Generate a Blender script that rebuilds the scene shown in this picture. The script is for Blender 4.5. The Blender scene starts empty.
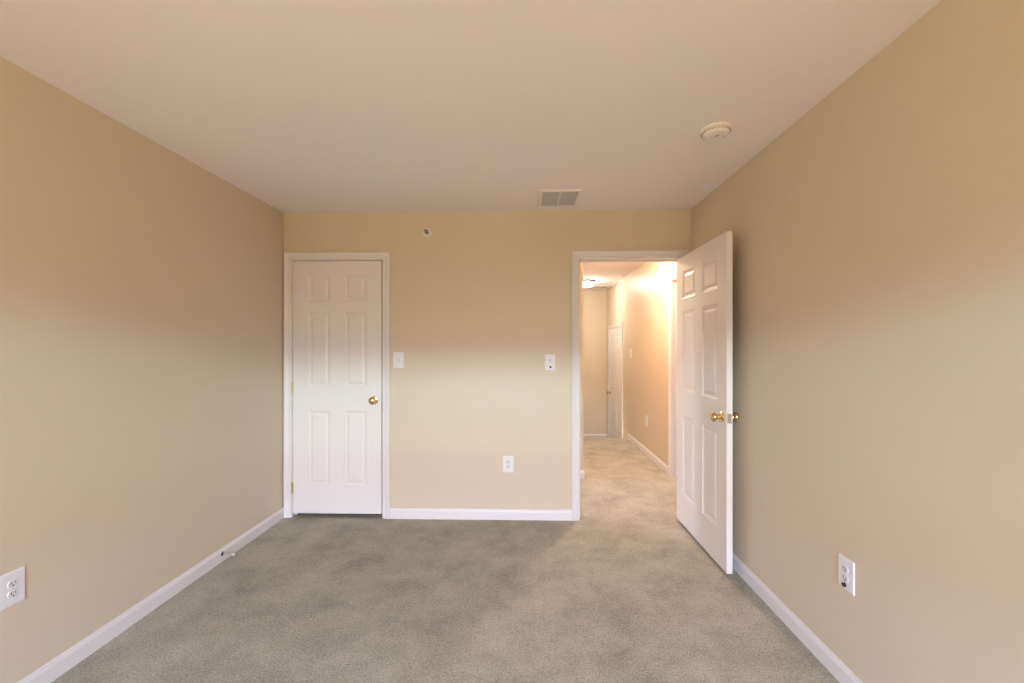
import bpy, bmesh, math
from mathutils import Vector, Matrix
C = bpy.context.scene.collection
PI = math.pi

# ------------------------------------------------------------------ camera
F = 427.0                       # focal length in pixels of the 1024 px wide frame
YAW = math.atan(10.8 / F)
cam = bpy.data.cameras.new('camera'); cam_o = bpy.data.objects.new('camera', cam); C.objects.link(cam_o)
cam.sensor_width = 36; cam.lens = F / 1024 * 36
cam.clip_start = 0.02
cam_o.location = (0, 0, 1.38)
cam_o.rotation_euler = (PI / 2, 0, YAW)
cam.shift_x = -3.2 / 1024
cam.shift_y = 5.5 / 1024
bpy.context.scene.camera = cam_o

# where a direction seen in the photograph meets a plane of the room
_c, _s = math.cos(YAW), math.sin(YAW)
def onY(px, py, Y):
    t = (px - 515.2) / F; X = Y * (t * _c - _s) / (_c + t * _s); zc = -X * _s + Y * _c
    return X, 1.38 - (py - 347) * zc / F
def onX(px, py, X):
    t = (px - 515.2) / F; Y = X * (_c + t * _s) / (t * _c - _s); zc = -X * _s + Y * _c
    return Y, 1.38 - (py - 347) * zc / F

# ------------------------------------------------------------------ colour management
vs = bpy.context.scene.view_settings
vs.view_transform = 'Standard'; vs.look = 'None'; vs.gamma = 1; vs.use_curve_mapping = False
vs.exposure = 0.0

# ------------------------------------------------------------------ world: hazy bright sky over sunlit warm ground
W = bpy.data.worlds.new('sky'); bpy.context.scene.world = W; W.use_nodes = True
nt = W.node_tree; nt.nodes.clear()
tc = nt.nodes.new('ShaderNodeTexCoord'); sp = nt.nodes.new('ShaderNodeSeparateXYZ')
mr = nt.nodes.new('ShaderNodeMapRange'); mr.inputs['From Min'].default_value = -1; mr.inputs['From Max'].default_value = 1
cr = nt.nodes.new('ShaderNodeValToRGB'); bg = nt.nodes.new('ShaderNodeBackground'); ow = nt.nodes.new('ShaderNodeOutputWorld')
def zpos(deg): return 0.5 + 0.5 * math.sin(math.radians(deg))
SKY = [(-90, (12.6, 9.3, 3.6)), (-12.5, (12.6, 9.3, 3.6)), (-11, (3, 1.5, .8)), (1, (4, 2.5, 1.5)), (2.5, (9.3, 8.2, 5.3)), (6.6, (9.3, 8.2, 5.8)), (7.1, (3, 3.5, 10)), (8.8, (3, 4, 14)), (9.4, (55, 75, 84)),
       (12.0, (55, 75, 84)), (12.8, (13, 5, 8)), (19, (11, 5, 9)), (22, (4, 12, 24)), (33, (3, 11, 22)), (40, (1, 1.2, 1.6)), (90, (1, 1.2, 1.6))]
els = cr.color_ramp.elements
while len(els) > 1: els.remove(els[-1])
els[0].position = zpos(SKY[0][0]); els[0].color = (*SKY[0][1], 1)
for d, c in SKY[1:]:
    e = els.new(zpos(d)); e.color = (*c, 1)
bg.inputs['Strength'].default_value = 1.0
LAMP_NEAR, LAMP_FAR = 200, 80
L = nt.links.new
L(tc.outputs['Generated'], sp.inputs[0]); L(sp.outputs['Z'], mr.inputs['Value']); L(mr.outputs[0], cr.inputs[0])
L(cr.outputs[0], bg.inputs[0]); L(bg.outputs[0], ow.inputs[0])

# window geometry (behind the camera)
WX0, WX1, WZ0, WZ1 = -1.55, 0.95, 0.55, 2.35
YR = -2.10                      # inner face of the rear wall
pl = bpy.data.lights.new('window_portal', 'AREA'); pl.shape = 'RECTANGLE'; pl.size = WX1 - WX0; pl.size_y = WZ1 - WZ0
pl.cycles.is_portal = True
plo = bpy.data.objects.new('window_portal', pl); C.objects.link(plo)
plo.location = ((WX0 + WX1) / 2, YR - 0.14, (WZ0 + WZ1) / 2); plo.rotation_euler = (PI / 2, 0, 0)  # -Z points to +Y

# ------------------------------------------------------------------ materials
def mat(name, col, rough=0.5, metal=0, bump=None, spec=0.5, mottle=None):
    m = bpy.data.materials.new(name); m.use_nodes = True
    n = m.node_tree; b = n.nodes['Principled BSDF']
    b.inputs['Base Color'].default_value = (*col, 1); b.inputs['Roughness'].default_value = rough
    b.inputs['Metallic'].default_value = metal; b.inputs['Specular IOR Level'].default_value = spec
    t = n.nodes.new('ShaderNodeTexCoord')
    if bump:
        sc, st, di = bump
        no = n.nodes.new('ShaderNodeTexNoise'); no.inputs['Scale'].default_value = sc; no.inputs['Detail'].default_value = 3
        bu = n.nodes.new('ShaderNodeBump'); bu.inputs['Strength'].default_value = st; bu.inputs['Distance'].default_value = di
        n.links.new(t.outputs['Object'], no.inputs['Vector']); n.links.new(no.outputs['Fac'], bu.inputs['Height'])
        n.links.new(bu.outputs['Normal'], b.inputs['Normal'])
    if mottle:
        sc, amt = mottle
        no = n.nodes.new('ShaderNodeTexNoise'); no.inputs['Scale'].default_value = sc; no.inputs['Detail'].default_value = 4
        r = n.nodes.new('ShaderNodeValToRGB')
        r.color_ramp.elements[0].position = .3; r.color_ramp.elements[1].position = .7
        r.color_ramp.elements[0].color = (*[c * (1 - amt) for c in col], 1); r.color_ramp.elements[1].color = (*[min(1, c * (1 + amt)) for c in col], 1)
        n.links.new(t.outputs['Object'], no.inputs['Vector']); n.links.new(no.outputs['Fac'], r.inputs[0]); n.links.new(r.outputs[0], b.inputs['Base Color'])
    return m
WALL = mat('beige_wall_paint', (0.67, 0.576, 0.446), 0.42, bump=(260, 0.05, 0.002), mottle=(1.3, 0.015))
CEIL = mat('ceiling_paint', (0.90, 0.845, 0.86), 0.9, bump=(180, 0.12, 0.002), mottle=(0.9, 0.012), spec=0.2)
TRIM = mat('white_trim_paint', (0.78, 0.75, 0.75), 0.38, bump=(60, 0.03, 0.001))
DOORM = mat('white_door_paint', (0.80, 0.77, 0.76), 0.42, bump=(90, 0.05, 0.001))
BRASS = mat('polished_brass', (0.76, 0.57, 0.30), 0.13, 1, bump=(30, 0.02, 0.001))
BRASSD = mat('satin_brass', (0.72, 0.56, 0.30), 0.35, 1, bump=(60, 0.03, 0.001))
STEEL = mat('brushed_steel', (0.6, 0.58, 0.55), 0.3, 1, bump=(60, 0.03, 0.001))
PLATE = mat('white_plastic_plate', (0.80, 0.80, 0.83), 0.3, bump=(40, 0.02, 0.001))
SOCKET = mat('white_receptacle_plastic', (0.72, 0.72, 0.76), 0.35, bump=(40, 0.02, 0.001))
DARK = mat('dark_slot', (0.02, 0.018, 0.016), 0.6, bump=(40, 0.02, 0.001))
REDK = mat('dark_red_plastic', (0.045, 0.003, 0.005), 0.35, bump=(40, 0.02, 0.001))
VENTM = mat('painted_vent_metal', (0.50, 0.47, 0.46), 0.5, bump=(60, 0.03, 0.001))
SMOKE = mat('off_white_plastic', (0.84, 0.80, 0.80), 0.4, bump=(60, 0.02, 0.001))
VOID = mat('duct_and_shade_dark', (0.22, 0.19, 0.16), 0.8, bump=(60, 0.02, 0.001))
def emis(name, col, s):
    m = bpy.data.materials.new(name); m.use_nodes = True; n = m.node_tree; b = n.nodes['Principled BSDF']
    b.inputs['Base Color'].default_value = (0.9, 0.85, 0.78, 1)
    b.inputs['Emission Color'].default_value = (*col, 1); b.inputs['Emission Strength'].default_value = s
    return m
GLOBE = emis('lit_frosted_glass', (1.0, 0.66, 0.36), 30)
# clear window glass
GL = bpy.data.materials.new('window_glass'); GL.use_nodes = True; n = GL.node_tree; n.nodes.clear()
a = n.nodes.new('ShaderNodeBsdfTransparent'); g = n.nodes.new('ShaderNodeBsdfGlossy'); g.inputs['Roughness'].default_value = 0.02
mx = n.nodes.new('ShaderNodeMixShader'); mx.inputs[0].default_value = 0.05; o = n.nodes.new('ShaderNodeOutputMaterial')
n.links.new(a.outputs[0], mx.inputs[1]); n.links.new(g.outputs[0], mx.inputs[2]); n.links.new(mx.outputs[0], o.inputs[0])

def carpet_mat():
    m = bpy.data.materials.new('plush_carpet'); m.use_nodes = True; n = m.node_tree; b = n.nodes['Principled BSDF']
    b.inputs['Roughness'].default_value = 1.0; b.inputs['Specular IOR Level'].default_value = 0.05
    t = n.nodes.new('ShaderNodeTexCoord')
    def noise(sc, det, dist=0.0, rough=0.55):
        q = n.nodes.new('ShaderNodeTexNoise'); q.inputs['Scale'].default_value = sc; q.inputs['Detail'].default_value = det
        q.inputs['Distortion'].default_value = dist; q.inputs['Roughness'].default_value = rough
        n.links.new(t.outputs['Object'], q.inputs['Vector']); return q.outputs['Fac']
    def math_(op, a_, b_):
        q = n.nodes.new('ShaderNodeMath'); q.operation = op
        for i, v in enumerate((a_, b_)):
            if isinstance(v, (int, float)): q.inputs[i].default_value = v
            else: n.links.new(v, q.inputs[i])
        return q.outputs[0]
    patch = noise(3.4, 10, 0.2, 0.72)      # nap brushed different ways by feet and vacuum
    tuft = noise(150, 2)
    clump = noise(55, 3, 0.3)
    f = math_('ADD', math_('MULTIPLY', patch, 0.80), math_('ADD', math_('MULTIPLY', tuft, 1.05), math_('MULTIPLY', clump, 0.30)))
    r = n.nodes.new('ShaderNodeValToRGB')
    e = r.color_ramp.elements; e[0].position = 0.40; e[1].position = 0.72
    e[0].color = (0.212, 0.206, 0.171, 1); e[1].color = (0.597, 0.58, 0.483, 1)
    n.links.new(math_('MULTIPLY', f, 0.52), r.inputs[0]); n.links.new(r.outputs[0], b.inputs['Base Color'])
    h = math_('ADD', math_('MULTIPLY', tuft, 0.7), math_('MULTIPLY', clump, 0.5))
    bu = n.nodes.new('ShaderNodeBump'); bu.inputs['Strength'].default_value = 0.55; bu.inputs['Distance'].default_value = 0.006
    n.links.new(h, bu.inputs['Height']); n.links.new(bu.outputs['Normal'], b.inputs['Normal'])
    return m
CARPET = carpet_mat()

# ------------------------------------------------------------------ mesh helpers
def obj(name, bm, m, parent=None, loc=None, smooth=False, rot=None):
    bmesh.ops.recalc_face_normals(bm, faces=bm.faces)
    me = bpy.data.meshes.new(name); bm.to_mesh(me); bm.free()
    if smooth:
        for p in me.polygons: p.use_smooth = True
        me.set_sharp_from_angle(angle=math.radians(35))
    for mm in (m if isinstance(m, (list, tuple)) else [m]): me.materials.append(mm)
    o = bpy.data.objects.new(name, me); C.objects.link(o); o.parent = parent
    if loc: o.location = loc
    if rot: o.rotation_euler = rot
    return o
def empty(name, loc=(0, 0, 0), rz=0.0, rot=None):
    o = bpy.data.objects.new(name, None); o.empty_display_size = 0.1; C.objects.link(o)
    o.location = loc; o.rotation_euler = rot or (0, 0, rz); return o
def tag(o, label, cat, group=None, kind=None):
    o['label'] = label; o['category'] = cat
    if group: o['group'] = group
    if kind: o['kind'] = kind
    return o
def box(bm, x0, x1, y0, y1, z0, z1, bev=0.0, seg=2):
    r = bmesh.ops.create_cube(bm, size=1)
    vsn = r['verts']
    for v in vsn:
        v.co = Vector((x0 + (v.co.x + .5) * (x1 - x0), y0 + (v.co.y + .5) * (y1 - y0), z0 + (v.co.z + .5) * (z1 - z0)))
    if bev:
        es = list({e for v in vsn for e in v.link_edges})
        bmesh.ops.bevel(bm, geom=es, offset=bev, segments=seg, affect='EDGES', profile=0.5)
def lathe(bm, prof, axis='y', seg=32, origin=(0, 0, 0)):
    """prof: list of (radius, distance along the axis)"""
    rings = []
    for r_, d in prof:
        ring = []
        if r_ < 1e-6:
            p = {'x': (d, 0, 0), 'y': (0, d, 0), 'z': (0, 0, d)}[axis]
            ring = [bm.verts.new(Vector(p) + Vector(origin))]
        else:
            for k in range(seg):
                a_ = 2 * PI * k / seg; c, s = r_ * math.cos(a_), r_ * math.sin(a_)
                p = {'x': (d, c, s), 'y': (c, d, s), 'z': (c, s, d)}[axis]
                ring.append(bm.verts.new(Vector(p) + Vector(origin)))
        rings.append(ring)
    for A, B in zip(rings, rings[1:]):
        if len(A) == 1 and len(B) == 1: continue
        for k in range(seg):
            k2 = (k + 1) % seg
            if len(A) == 1: bm.faces.new((A[0], B[k], B[k2]))
            elif len(B) == 1: bm.faces.new((A[k], A[k2], B[0]))
            else: bm.faces.new((A[k], A[k2], B[k2], B[k]))
    for R_ in (rings[0], rings[-1]):
        if len(R_) > 1: bm.faces.new(R_)
def one(fn, *a, **k):
    bm = bmesh.new(); fn(bm, *a, **k); return bm
def tube(bm, pts, rad, seg=8):
    pts = [Vector(p) for p in pts]; rings = []
    for i, p in enumerate(pts):
        t = (pts[min(i + 1, len(pts) - 1)] - pts[max(i - 1, 0)]).normalized()
        up = Vector((0, 0, 1)) if abs(t.z) < .9 else Vector((1, 0, 0))
        u = t.cross(up).normalized(); v = t.cross(u)
        rings.append([bm.verts.new(p + rad * (math.cos(2 * PI * k / seg) * u + math.sin(2 * PI * k / seg) * v)) for k in range(seg)])
    for A, B in zip(rings, rings[1:]):
        for k in range(seg): bm.faces.new((A[k], A[(k + 1) % seg], B[(k + 1) % seg], B[k]))
    bm.faces.new(rings[0]); bm.faces.new(rings[-1])
def struct(name, bm, m, label, cat, parent=None, smooth=False):
    o = obj(name, bm, m, parent, smooth=smooth)
    return tag(o, label, cat, kind='structure')

# ------------------------------------------------------------------ main dimensions (camera above the origin, +Y into the picture)
H = 2.467
YB, TB = 3.416, 0.12                           # back wall and its thickness
XL, XR = onY(283.7, 347, YB)[0], onY(690.5, 347, YB)[0]
YH = YB + TB                                   # hall side of the back wall
HR, HL = 1.545, onY(583.4, 347, 4.50)[0]                          # corridor right and left faces
YC = 4.50                                      # corner where the corridor starts
YE, YF, DROP = 6.48, 8.22, 0.37                # top of the steps, far wall, depth of landing
JT = .018                                      # jamb thickness
CX0, CX1, CZ = onY(292.4, 347, YB)[0] - JT, onY(382.3, 347, YB)[0] + JT, 2.080 + JT      # closet opening
DX0, DX1, DZ = onY(579.6, 347, YB)[0] - JT, 1.234 + JT, 2.080 + JT                       # doorway opening
YR0 = YR - 0.15

# floor, ceiling
bm = bmesh.new()
box(bm, XL - .12, HR + .12, YR0, YE, -0.12, 0)
struct('floor', bm, CARPET, 'beige plush wall-to-wall carpet with brushed patches, running out into the hall', 'floor')
bm = bmesh.new()
box(bm, HL - .12, HR + .12, YE, YE + .26, -DROP - .12, -DROP / 2, 0.0)
box(bm, HL - .12, HR + .12, YE + .26, YF + .12, -DROP - .12, -DROP)
struct('floor_landing', bm, CARPET, 'carpeted step and lower landing at the far end of the hall', 'floor')
bm = bmesh.new()
# ceiling with openings is not needed: the registers are surface mounted
box(bm, XL - .12, HR + .12, YR0, YF + .12, H, H + .12)
struct('ceiling', bm, CEIL, 'plain off-white painted ceiling over the bedroom and hall', 'ceiling')
# walls
struct('wall_left', one(box, XL - .12, XL, YR0, YH + .7, 0, H), WALL, 'long beige painted wall on the left side of the bedroom', 'wall')
struct('wall_right', one(box, XR, XR + .12, YR0, YB, 0, H), WALL, 'long beige painted wall on the right, behind the open door', 'wall')
bm = bmesh.new()
box(bm, XL, CX0, YB, YH, 0, H); box(bm, CX0, CX1, YB, YH, CZ, H); box(bm, CX1, DX0, YB, YH, 0, H)
box(bm, DX0, DX1, YB, YH, DZ, H); box(bm, DX1, HR + .12, YB, YH, 0, H)
struct('wall_back', bm, WALL, 'beige painted end wall holding the closet door and the hall doorway', 'wall')
bm = bmesh.new()
box(bm, XL - .12, WX0, YR0, YR, 0, H); box(bm, WX1, XR + .12, YR0, YR, 0, H)
box(bm, WX0, WX1, YR0, YR, 0, WZ0); box(bm, WX0, WX1, YR0, YR, WZ1, H)
struct('wall_rear', bm, WALL, 'beige wall with the window, behind the camera', 'wall')
bm = bmesh.new()
box(bm, XL, CX1 + .45, YH + .6, YH + .7, 0, H); box(bm, CX1 + .35, CX1 + .45, YH, YH + .6, 0, H)
struct('wall_closet', bm, WALL, 'inner walls of the closet behind its closed door', 'wall')
# hall
bm = bmesh.new()
box(bm, CX1 + .45, HL, YC, YC + .12, 0, H)
box(bm, HL - .12, HL, YC + .12, YE, 0, H); box(bm, HL - .12, HL, YE, YF, -DROP, H)
struct('wall_hall_left', bm, WALL, 'beige hall wall ending in a corner just past the doorway', 'wall')
RDY0, RDY1 = 3.70, 4.58          # opening of the door in the corridor's right wall
FDY0, FDY1 = onX(622.9, 347, HR)[0] + .046, onX(608.9, 347, HR)[0] - .046          # door on the landing
bm = bmesh.new()
box(bm, HR, HR + .12, YH, RDY0, 0, H); box(bm, HR, HR + .12, RDY0, RDY1, DZ, H); box(bm, HR, HR + .12, RDY1, YE, 0, H)
box(bm, HR, HR + .12, YE, FDY0, -DROP, H); box(bm, HR, HR + .12, FDY0, FDY1, DZ - DROP, H); box(bm, HR, HR + .12, FDY1, YF, -DROP, H)
struct('wall_hall_right', bm, WALL, 'long beige hall wall on the right, brightly lit near the ceiling', 'wall')
struct('wall_hall_end', one(box, HL - .12, HR + .12, YF, YF + .12, -DROP, H), WALL, 'beige wall closing the far end of the hall', 'wall')

# ------------------------------------------------------------------ trim
BB = [(0, 0), (.013, 0), (.013, .062), (.011, .068), (.008, .071), (.0065, .078), (.004, .082), (0, .083)]
def baseboard(name, p, q, nrm, label, z=0.0):
    p, q, nrm = Vector((*p, z)), Vector((*q, z)), Vector((*nrm, 0)); bm = bmesh.new()
    A = [bm.verts.new(p + nrm * u + Vector((0, 0, h))) for u, h in BB]; B = [bm.verts.new(q + nrm * u + Vector((0, 0, h))) for u, h in BB]
    k = len(BB)
    for i in range(k): bm.faces.new((A[i], A[(i + 1) % k], B[(i + 1) % k], B[i]))
    bm.faces.new(A); bm.faces.new(B)
    return struct(name, bm, TRIM, label, 'baseboard', smooth=False)
CW = 0.058; RV = .012       # casing width, how far it covers the jamb
baseboard('baseboard_left', (XL, YR), (XL, YB), (1, 0), 'white baseboard along the left bedroom wall')
baseboard('baseboard_right', (XR, YR), (XR, YB), (-1, 0), 'white baseboard along the right bedroom wall')
baseboard('baseboard_back', (CX1 - RV + CW, YB), (DX0 + RV - CW, YB), (0, -1), 'white baseboard between the closet door and the doorway')
baseboard('baseboard_rear', (XL + .013, YR), (XR - .013, YR), (0, 1), 'white baseboard under the window behind the camera')
baseboard('baseboard_hall_right', (HR, RDY1 - RV + CW), (HR, YE), (-1, 0), 'white baseboard on the right hall wall')
baseboard('baseboard_hall_corner', (-.6, YC), (HL, YC), (0, -1), 'short white baseboard end just past the doorway on the left')
baseboard('baseboard_hall_left', (HL, YC), (HL, YE), (1, 0), 'white baseboard on the left corridor wall past the corner')
baseboard('baseboard_hall_end', (HL, YF), (HR, YF), (0, -1), 'white baseboard at the far end of the hall', z=-DROP)

CAS = [(0.0, 0), (0.0, .009), (.005, .012), (.013, .012), (.018, .010), (.030, .013), (.044, .018), (.052, .019), (CW, .016), (CW, 0)]
def casing_bm(w, h):
    """three-sided mitred casing; local x across 0..w, y out of the wall is negative, z up"""
    bm = bmesh.new(); st = []
    for u, v in CAS:
        u2 = u - RV
        st.append([(-u2, 0), (-u2, h + u2), (w + u2, h + u2), (w + u2, 0)])
        st[-1] = [bm.verts.new((x, -v, z)) for x, z in st[-1]]
    k = len(CAS)
    for i in range(k):
        A, B = st[i], st[(i + 1) % k]
        for j in range(3): bm.faces.new((A[j], A[j + 1], B[j + 1], B[j]))
    bm.faces.new([s[0] for s in st]); bm.faces.new([s[3] for s in st])
    return bm
def jamb_bm(w, h, depth, stop_y):
    bm = bmesh.new(); t = .018
    box(bm, 0, t, 0, depth, 0, h); box(bm, w - t, w, 0, depth, 0, h); box(bm, t, w - t, 0, depth, h - t, h)
    s = .011
    box(bm, t, t + s, stop_y, stop_y + .033, 0, h - t); box(bm, w - t - s, w - t, stop_y, stop_y + .033, 0, h - t)
    box(bm, t + s, w - t - s, stop_y, stop_y + .033, h - t - s, h - t)
    return bm

# ------------------------------------------------------------------ six panel door slab
def slab_bm(w, h, t, stile, mull):
    pw = (w - 2 * stile - mull) / 2
    xs = [0, stile, stile + pw, stile + pw + mull, w - stile, w]
    k = h / 2.03
    zs = [0, .222 * k, .828 * k, 1.015 * k, 1.618 * k, 1.706 * k, 1.918 * k, h]
    bm = bmesh.new(); 
    for yy, sg in ((0, 1), (t, -1)):
        g = [[bm.verts.new((x, yy, z)) for x in xs] for z in zs]
        pan = []
        for j in range(len(zs) - 1):
            for i in range(len(xs) - 1):
                vs_ = (g[j][i], g[j][i + 1], g[j + 1][i + 1], g[j + 1][i])
                f = bm.faces.new(vs_ if sg > 0 else vs_[::-1])
                if i in (1, 3) and j in (1, 3, 5): pan.append(f)
        bm.normal_update()
        for th, dp in ((.003, .0), (.007, -.006), (.004, 0.0), (.010, -.003), (.003, 0), (.018, .007)):
            bmesh.ops.inset_individual(bm, faces=pan, thickness=th, depth=dp, use_even_offset=True)
    # rim
    def loop(y):
        out = []
        for x in xs: out.append((x, y, 0))
        for z in zs[1:]: out.append((w, y, z))
        for x in xs[::-1][1:]: out.append((x, y, h))
        for z in zs[::-1][1:-1]: out.append((0, y, z))
        return out
    A = [bm.verts.new(p) for p in loop(0)]; B = [bm.verts.new(p) for p in loop(t)]
    for i in range(len(A)): bm.faces.new((A[i], A[(i + 1) % len(A)], B[(i + 1) % len(B)], B[i]))
    bmesh.ops.remove_doubles(bm, verts=bm.verts, dist=1e-5)
    return bm
KNOB = [(0, 0), (.032, 0), (.0325, .003), (.030, .007), (.020, .0095), (.0125, .012), (.0115, .024), (.014, .030), (.022, .034), (.0275, .041),
        (.029, .048), (.0275, .055), (.022, .061), (.012, .0645), (0, .0655)]
def add_knob(parent, x, y, z, sgn, m=BRASS, label=None):
    k = obj('door_knob', one(lathe, [(r_, d * sgn) for r_, d in KNOB], 'y', 32), m, parent, (x, y, z), smooth=True)
    bm = bmesh.new(); lathe(bm, [(0, 0), (.0042, 0), (.0042, sgn * .002), (0, sgn * .002)], 'y', 12)
    obj('lock_button', bm, BRASSD, k, (0, sgn * .0652, 0))
    if label: k['label'] = label
    return k
def hinge(parent, x, y, z, sx, m=BRASSD, sy=1):
    """barrel with ball tips, two leaves"""
    bm = bmesh.new()
    prof = [(0, -.049), (.003, -.049), (.0035, -.046), (.0058, -.0445), (.0062, -.0268), (.0055, -.0264), (.0062, -.026), (.0062, -.009), (.0055, -.0086), (.0062, -.0082),
            (.0062, .009), (.0055, .0094), (.0062, .0098), (.0062, .026), (.0055, .0264), (.0062, .0268), (.0058, .0445), (.0035, .046), (.003, .049), (0, .049)]
    lathe(bm, prof, 'z', 14)
    box(bm, -.0012, .0012, 0.0, sy * .03, -.0445, .0445)
    return obj('hinge', bm, m, parent, (x, y, z), smooth=True)

# closet door (door_1), shut, seen face on
T = .035
d1 = tag(empty('door_1', (CX0, YB, 0)), 'closed white six-panel closet door with brass knob in the left of the end wall', 'door', kind='structure')
w = CX1 - CX0
SL = .712 - .018
sl = obj('door_panel', slab_bm(w - .018 * 2 - .011, CZ - .018 - .004 - .032, T, .118, .108), DOORM, d1, (.018 + .003, .004, .032))
obj('door_frame', jamb_bm(w, CZ, TB, .045), TRIM, d1)
obj('door_casing', casing_bm(w, CZ), TRIM, d1, (0, 0, 0))
sx = w - .018 * 2 - .011
add_knob(sl, sx - .060, 0, .918, -1)
for z in (.237, 1.055, 1.855): hinge(d1, .0195, -.0035, z, 1)
obj('strike_plate', one(box, w - .019, w - .0135, -.0012, .002, .875, .935, .0005, 1), STEEL, d1)

# bedroom doorway: frame (trim_1) and open door (door_2)
w = DX1 - DX0
t1 = tag(empty('trim_1', (DX0, YB, 0)), 'white casing and jamb around the open doorway to the hall', 'door frame', kind='structure')
obj('door_frame', jamb_bm(w, DZ, TB, .045), TRIM, t1)
obj('door_casing', casing_bm(w, DZ), TRIM, t1)
obj('hall_casing', casing_bm(w, DZ), TRIM, t1, (w, TB, 0), rot=(0, 0, PI))
sp_ = obj('strike_plate', one(box, .0172, .0192, .004, .040, .905, .965, .0006, 1), STEEL, t1)
bm = bmesh.new(); box(bm, .0190, .0194, .012, .030, .922, .948)
obj('latch_hole', bm, DARK, sp_)
# slab swings on its right-hand edge into the room
dw = .828
ANG = math.radians(90.2)
d2 = tag(empty('door_2', (DX1 - JT, YB - .004, 0)), 'white six-panel door standing open into the bedroom by the right wall', 'door', kind='structure')
d2.rotation_euler = (0, 0, ANG)
# closed pose: slab runs towards -x from the hinge; the face with y=0 faces the bedroom; rotation about +z turns -x towards -y
sl = obj('door_panel', slab_bm(dw, 2.044, T, .118, .118), DOORM, d2, (-dw - .002, .004, .026))
add_knob(sl, .062, 0, .926, -1, label='brass knob on the face turned to the right wall')
add_knob(sl, .062, T, .926, 1, label='brass knob on the face turned to the doorway')
lp = obj('latch_plate', one(box, -.0012, .001, T / 2 - .0125, T / 2 + .0125, .897, .955, .0005, 1), STEEL, sl)
bm = bmesh.new(); box(bm, -.010, -.001, T / 2 - .006, T / 2 + .006, .917, .935, .002, 1)
obj('latch_bolt', bm, BRASSD, lp)
for z in (.237, 1.055, 1.855): hinge(d2, 0, -.003, z, -1)

# door in the corridor's right wall (door_3), shut
def side_door(name, y0, y1, z, hh, label, knob_far, hinges, rec=.040):
    """door in the wall x = HR, facing -x"""
    e = tag(empty(name, (HR, y1, z), rot=(0, 0, -PI / 2)), label, 'door', kind='structure')   # local x -> -Y, local -y -> -X
    w_ = y1 - y0
    obj('door_frame', jamb_bm(w_, hh, TB, rec + T), TRIM, e); obj('door_casing', casing_bm(w_, hh), TRIM, e)
    s = obj('door_panel', slab_bm(w_ - .042, hh - .018 - .019, T, .11, .10), DOORM, e, (.021, rec, .016))
    add_knob(s, .06 if knob_far else w_ - .042 - .06, 0, .90, -1)
    if hinges:
        for zz in (.22, 1.0, 1.80): hinge(e, w_ - .0195 if knob_far else .0195, .036, zz, 1)
    return e
side_door('door_3', RDY0, RDY1, 0, DZ, 'white door in the right hall wall, only its casing edge visible beside the open door', False, False)
side_door('door_4', FDY0, FDY1, -DROP, DZ, 'small white six-panel door far down the hall on the right', True, False, .003)
# closing panel behind the shut side doors
struct('wall_room_side', one(box, HR + .20, HR + .25, YH, YF + .12, -DROP, H), WALL, 'wall of the rooms behind the shut hall doors', 'wall')

# window behind the camera
w1 = tag(empty('window_1', ((WX0 + WX1) / 2, YR, WZ0)), 'white framed double window in the wall behind the camera', 'window', kind='structure')
ww, wh = WX1 - WX0, WZ1 - WZ0
bm = bmesh.new(); fw = .04; y0, y1 = -.12, -.06
box(bm, -ww / 2, -ww / 2 + fw, y0, y1, 0, wh); box(bm, ww / 2 - fw, ww / 2, y0, y1, 0, wh)
box(bm, -ww / 2 + fw, ww / 2 - fw, y0, y1, 0, fw); box(bm, -ww / 2 + fw, ww / 2 - fw, y0, y1, wh - fw, wh)
box(bm, -.03, .03, y0, y1, fw, wh - fw)
for s in (-1, 1): box(bm, min(s * .03, s * (ww / 2 - fw)), max(s * .03, s * (ww / 2 - fw)), y0 + .01, y1 - .01, wh / 2 - .018, wh / 2 + .018)
obj('window_frame', bm, TRIM, w1)
for s in (-1, 1):
    for zz in ((fw, wh / 2 - .018), (wh / 2 + .018, wh - fw)):
        obj('window_pane', one(box, min(s * .03, s * (ww / 2 - fw)), max(s * .03, s * (ww / 2 - fw)), -.092, -.088, zz[0], zz[1]), GL, w1)
obj('window_sill', one(box, -ww / 2 - .05, ww / 2 + .05, -.06, .035, -.02, 0.0, .004), TRIM, w1)

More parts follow.
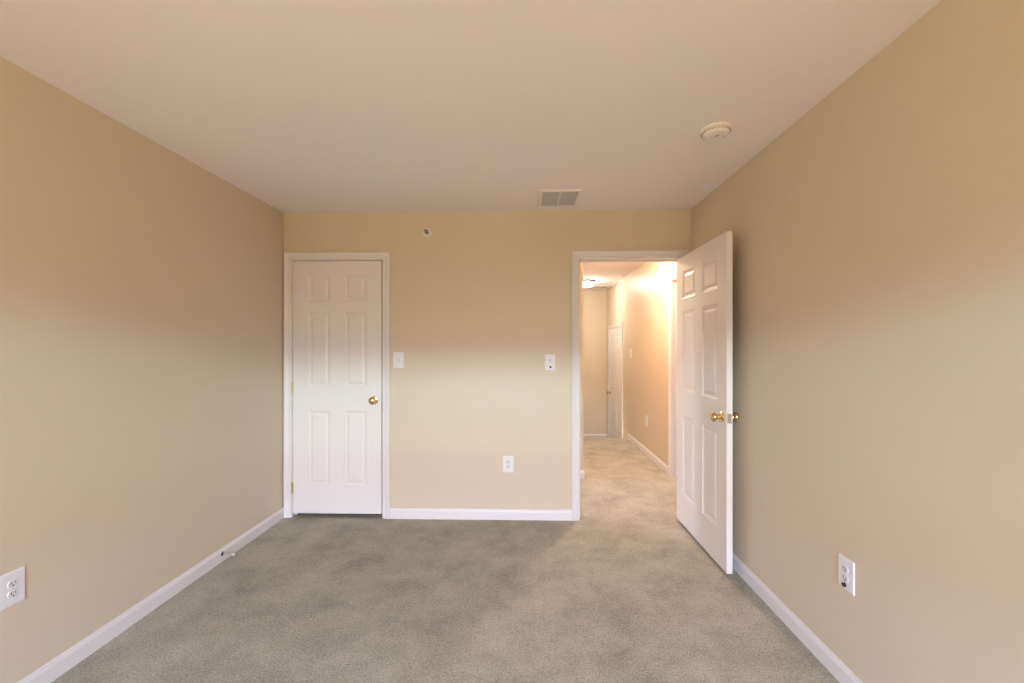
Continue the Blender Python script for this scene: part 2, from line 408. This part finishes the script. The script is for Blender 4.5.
# ------------------------------------------------------------------ wall plates.  local: x across, -y out of the wall, z up
def plate(parent, pw=.086, ph=.130):
    bm = bmesh.new()
    # cushioned plate: bevelled front edge
    box(bm, -pw / 2, pw / 2, -.0058, 0, -ph / 2, ph / 2)
    fr = [e for e in bm.edges if all(v.co.y < -.005 for v in e.verts)]
    bmesh.ops.bevel(bm, geom=fr, offset=.0048, segments=4, affect='EDGES', profile=.5)
    return obj('cover_plate', bm, PLATE, parent)
def screw(parent, x, z):
    s = obj('screw', one(lathe, [(0, -.0056), (.0032, -.0056), (.0032, -.0066), (.0022, -.0074), (0, -.0076)], 'y', 12), PLATE, parent, (x, 0, z), smooth=True)
    obj('screw_slot', one(box, -.0026, .0026, -.0079, -.0074, -.0004, .0004), DARK, s)
    return s
def receptacle(parent, z, m_slot=DARK):
    bm = bmesh.new(); pts = []
    for k in range(40):
        a_ = 2 * PI * k / 40; x = .0172 * math.cos(a_); zz = .0172 * math.sin(a_)
        pts.append((max(-.0172, min(.0172, x * 1.0)), max(-.0138, min(.0138, zz))))
    A = [bm.verts.new((x, -.005, q)) for x, q in pts]; B = [bm.verts.new((x * .96, -.0085, q * .96)) for x, q in pts]
    for k in range(40): bm.faces.new((A[k], A[(k + 1) % 40], B[(k + 1) % 40], B[k]))
    bm.faces.new(B); bm.faces.new(A)
    r_ = obj('receptacle', bm, SOCKET, parent, (0, 0, z))
    bm = bmesh.new()
    box(bm, -.0078, -.0054, -.0089, -.0083, -.001, .0085); box(bm, .0054, .0076, -.0089, -.0083, 0, .0078)
    lathe(bm, [(0, -.0089), (.0028, -.0089), (.0028, -.0083), (0, -.0083)], 'y', 14, (0, 0, -.0072))
    obj('socket_slots', bm, m_slot, r_)
    return r_
def outlet(loc, rz, label, group, reds=False):
    e = tag(empty('wall_outlet', loc, rz), label, 'outlet', group)
    p = plate(e); screw(p, 0, 0)
    receptacle(e, .0195); receptacle(e, -.0195)
    if reds:   # a small dark red plug-in cap under the lower socket
        obj('plug_cap', one(lathe, [(0, -.006), (.0085, -.006), (.0090, -.012), (.0065, -.015), (0, -.0155)], 'y', 20), REDK, e, (-.003, 0, -.046), smooth=True)
    return e
def toggle_switch(loc, rz, label, group, knob=False):
    e = tag(empty('light_switch', loc, rz), label, 'light switch', group)
    p = plate(e)
    if not knob:
        screw(p, 0, .030); screw(p, 0, -.030)
    zc = .0 if not knob else .012
    obj('toggle_shade', one(box, -.0064, .0064, -.0062, -.005, zc - .0134, zc + .0134), VOID, e)  # dark rim stands in for the shade the toggle casts on its plate
    s = obj('toggle_surround', one(box, -.0055, .0055, -.0068, -.005, zc - .0125, zc + .0125, .0006, 1), SOCKET, e)
    bm = bmesh.new(); box(bm, -.0042, .0042, -.016, 0, -.0045, .0045, .0015, 2)
    obj('toggle', bm, PLATE, e, (0, -.0055, zc + .002), rot=(math.radians(-28 if not knob else 24), 0, 0))
    if knob:
        obj('round_button', one(lathe, [(0, -.005), (.0085, -.005), (.0085, -.009), (.0068, -.0115), (0, -.012)], 'y', 22), DARK, e, (.002, 0, -.036), smooth=True)
    return e
x, z = onY(398.7, 360, YB); toggle_switch((x, YB, z), 0, 'white toggle switch plate right beside the closet door casing', 'switches on the end wall')
x, z = onY(550.2, 362.5, YB); toggle_switch((x, YB, z), 0, 'white switch plate with a black round button, left of the doorway', 'switches on the end wall', True)
x, z = onY(508.4, 464, YB); outlet((x, YB, z), 0, 'white double outlet low on the end wall above the baseboard', 'white wall outlets')
y, z = onX(11.2, 588.5, XL); outlet((XL, y, z), PI / 2, 'white double outlet at the left edge, low on the left wall', 'white wall outlets')
y, z = onX(846.8, 573.8, XR); outlet((XR, y, z), -PI / 2, 'white double outlet with a dark red cap, low on the right wall', 'white wall outlets', True)
y, z = onX(631.0, 353.5, HR); toggle_switch((HR, y, z), -PI / 2, 'white switch plate on the right hall wall above the outlet', 'hall wall plates')
y, z = onX(646.8, 420.5, HR); outlet((HR, y, z), -PI / 2, 'white outlet low on the right hall wall', 'hall wall plates')

# ------------------------------------------------------------------ smoke detector
e = tag(empty('smoke_detector', (0.948, 2.156, H)), 'round off-white smoke detector on the ceiling near the right wall', 'smoke detector')
obj('mounting_base', one(lathe, [(0, 0), (.073, 0), (.075, -.003), (.074, -.011), (.069, -.013), (0, -.013)], 'z', 48), SMOKE, e, smooth=True)
body = obj('detector_cover', one(lathe, [(0, -.012), (.064, -.012), (.065, -.016), (.062, -.026), (.056, -.032), (.048, -.035), (.046, -.0335), (.030, -.0335), (.028, -.036), (0, -.0365)], 'z', 48), SMOKE, e, smooth=True)
bm = bmesh.new()
for k in range(28):
    a_ = 2 * PI * k / 28
    q = bmesh.ops.create_cube(bm, size=1)['verts']
    M_ = Matrix.Rotation(a_, 4, 'Z') @ Matrix.Translation((.0628, 0, -.0205)) @ Matrix.Diagonal((.006, .0085, .0035, 1))
    bmesh.ops.transform(bm, matrix=M_, verts=q)
obj('sensor_slots', bm, VOID, body)
obj('test_button', one(lathe, [(0, -.036), (.010, -.036), (.010, -.0385), (.008, -.0395), (0, -.0395)], 'z', 20), VENTM, body, (.0, -.012, 0), smooth=True)
obj('status_light', one(lathe, [(0, -.0335), (.0022, -.0335), (.002, -.036), (0, -.0365)], 'z', 10), REDK, body, (.038, .0, 0), smooth=True)

# ------------------------------------------------------------------ ceiling registers
def register(name, cx, cy, sx_, sy_, label, group, bars=13):
    e = tag(empty(name, (cx, cy, H)), label, 'ceiling vent', group)
    bm = bmesh.new(); b_ = .026
    # sloped frame ring
    o_ = [(-sx_ / 2, -sy_ / 2), (sx_ / 2, -sy_ / 2), (sx_ / 2, sy_ / 2), (-sx_ / 2, sy_ / 2)]
    rings = []
    for ins, z_ in ((0, 0), (0, -.003), (.006, -.009), (b_ - .002, -.010), (b_, -.007), (b_, 0)):
        rings.append([bm.verts.new((x_ - math.copysign(ins, x_), y_ - math.copysign(ins, y_), z_)) for x_, y_ in o_])
    for A, B in zip(rings, rings[1:] + rings[:1]):
        for k in range(4): bm.faces.new((A[k], A[(k + 1) % 4], B[(k + 1) % 4], B[k]))
    obj('vent_frame', bm, SMOKE, e)
    ix, iy = sx_ / 2 - b_, sy_ / 2 - b_
    obj('duct_backing', one(box, -ix, ix, -iy, iy, -.0015, -.0002), VOID, e)
    bm = bmesh.new()
    for k in range(bars):
        yk = -iy + (k + .5) * 2 * iy / bars
        for s in (-1, 1):
            q = bmesh.ops.create_cube(bm, size=1)['verts']
            M_ = Matrix.Translation((s * (ix / 2 + .003), yk, -.0055)) @ Matrix.Rotation(math.radians(-24 if s < 0 else -14), 4, 'X') @ Matrix.Diagonal((ix - .006, 2 * iy / bars * .74, .0012, 1))
            bmesh.ops.transform(bm, matrix=M_, verts=q)
    obj('louvres', bm, VENTM, e)
    obj('centre_bar', one(box, -.005, .005, -iy, iy, -.010, -.002, .001, 1), SMOKE, e)
    bm = bmesh.new(); box(bm, -.003, .003, -.012, .012, -.016, -.008, .001, 1)
    obj('damper_lever', bm, VENTM, e, (ix - .004, -iy + .012, 0))
    return e
register('ceiling_vent', 0.241, 3.122, .298, .34, 'square two-panel ceiling vent close to the end wall of the bedroom', 'ceiling vents')
register('ceiling_vent', 1.36, 7.75, .30, .30, 'small ceiling vent far down the hall behind the ceiling lamp', 'ceiling vents', 9)

# ------------------------------------------------------------------ sidewall sprinkler
x, z = onY(427.3, 233, YB)
e = tag(empty('fire_sprinkler', (x, YB, z)), 'small round pale metal sidewall fire sprinkler high on the end wall', 'sprinkler')
SPM = mat('sprinkler_escutcheon', (0.80, 0.76, 0.76), 0.4, 0, bump=(40, .02, .001))
SPD = mat('tarnished_metal', (0.25, 0.21, 0.20), 0.45, .6, bump=(40, .02, .001))
obj('escutcheon', one(lathe, [(0, 0), (.037, 0), (.037, -.003), (.033, -.008), (.024, -.010), (.021, -.007), (.013, -.007), (0, -.007)], 'y', 36), SPM, e, smooth=True)
obj('sprinkler_body', one(lathe, [(0, -.006), (.011, -.006), (.011, -.020), (.008, -.023), (0, -.023)], 'y', 12), SPD, e)
bm = bmesh.new()
for s in (-1, 1): tube(bm, [(s * .009, -.020, 0), (s * .0125, -.030, 0), (s * .010, -.040, 0), (0, -.047, 0)], .0022)
obj('frame_arms', bm, SPD, e, smooth=True)
obj('glass_bulb', one(lathe, [(0, -.022), (.0022, -.024), (.0025, -.032), (.0022, -.043), (0, -.045)], 'y', 12), REDK, e, smooth=True)
bm = bmesh.new(); lathe(bm, [(0, -.046), (.013, -.046), (.014, -.0475), (0, -.048)], 'y', 24)
box(bm, -.014, .014, -.056, -.040, .011, .0125)
obj('deflector', bm, SPD, e)

# ------------------------------------------------------------------ spring door stop on the left baseboard
e = tag(empty('door_stop', (XL + .013, onX(220.5, 554.5, XL)[0], .050)), 'spring door stop sticking out of the left baseboard', 'door stop')
BRONZE2 = mat('dark_metal', (.10, .085, .06), .4, .7, bump=(40, .02, .001)); GREYR = mat('pale_grey_rubber', (.62, .58, .55), .6, bump=(40, .02, .001))
PALEM = mat('pale_spring_metal', (.78, .74, .66), .35, .6, bump=(40, .02, .001))
obj('mounting_cup', one(lathe, [(0, 0), (.013, 0), (.013, .003), (.008, .008), (0, .008)], 'x', 20), BRONZE2, e, smooth=True)
bm = bmesh.new(); pts = []
for k in range(16 * 12 + 1):
    a_ = 2 * PI * k / 12; t_ = k / (16 * 12); rr = .0068 - .0012 * t_
    pts.append((.005 + .062 * t_, rr * math.cos(a_), rr * math.sin(a_) - .004 * t_ * t_))
tube(bm, pts, .0013, 5)
obj('spring', bm, PALEM, e, smooth=True)
obj('rubber_tip', one(lathe, [(0, .064), (.0075, .064), (.009, .068), (.009, .078), (.007, .081), (0, .082)], 'x', 18, (0, 0, -.004)), GREYR, e, smooth=True)

# ------------------------------------------------------------------ hall ceiling lights (flush mounts)
BRONZE = mat('dark_bronze', (0.10, 0.065, 0.045), 0.5, .6, bump=(60, .02, .001))
def flush_light(loc, R_, label, energy, col=(1.0, 0.93, 0.83), deep=1.0):
    e = tag(empty('ceiling_light', loc), label, 'ceiling light', 'flush ceiling lights in the hall')
    obj('metal_pan', one(lathe, [(0, 0), (R_, 0), (R_, -.006), (R_ * .97, -.024), (R_ * .86, -.030), (0, -.030)], 'z', 40), BRONZE, e, smooth=True)
    g_ = obj('glass_bowl', one(lathe, [(0, -.029), (R_ * .85, -.029), (R_ * .84, -.046 * deep), (R_ * .78, -.068 * deep), (R_ * .58, -.088 * deep), (R_ * .3, -.099 * deep), (0, -.102 * deep)], 'z', 40), emis('lit_bowl', col, energy), e, smooth=True)
    obj('finial', one(lathe, [(0, 0), (.008, 0), (.009, -.006), (.004, -.011), (0, -.014)], 'z', 16), STEEL, e, (0, 0, -.101 * deep), smooth=True)
    return e
flush_light((onY(586.2, 281, 7.05)[0], 7.05, H), .15, 'lit round glass ceiling lamp far down the hall', LAMP_FAR)
flush_light((1.06, 4.56, H), .15, 'lit ceiling lamp just inside the hall, hidden above the doorway head', LAMP_NEAR, (1.0, 0.66, 0.47), 1.2)

# nails left in the hall wall
def nail(px, py):
    y, z = onX(px, py, HR); e = obj('wall_nail', one(lathe, [(0, 0), (.003, 0), (.003, -.012), (.009, -.013), (.009, -.016), (0, -.017)], 'y', 12), STEEL, None, (HR, y, z), rot=(0, 0, -PI / 2))
    return e
tag(nail(657, 267), 'small nail high on the brightly lit right hall wall', 'nail', 'nails in the hall wall')
tag(nail(637.5, 293), 'nail on the right hall wall above the switch, farther along', 'nail', 'nails in the hall wall')
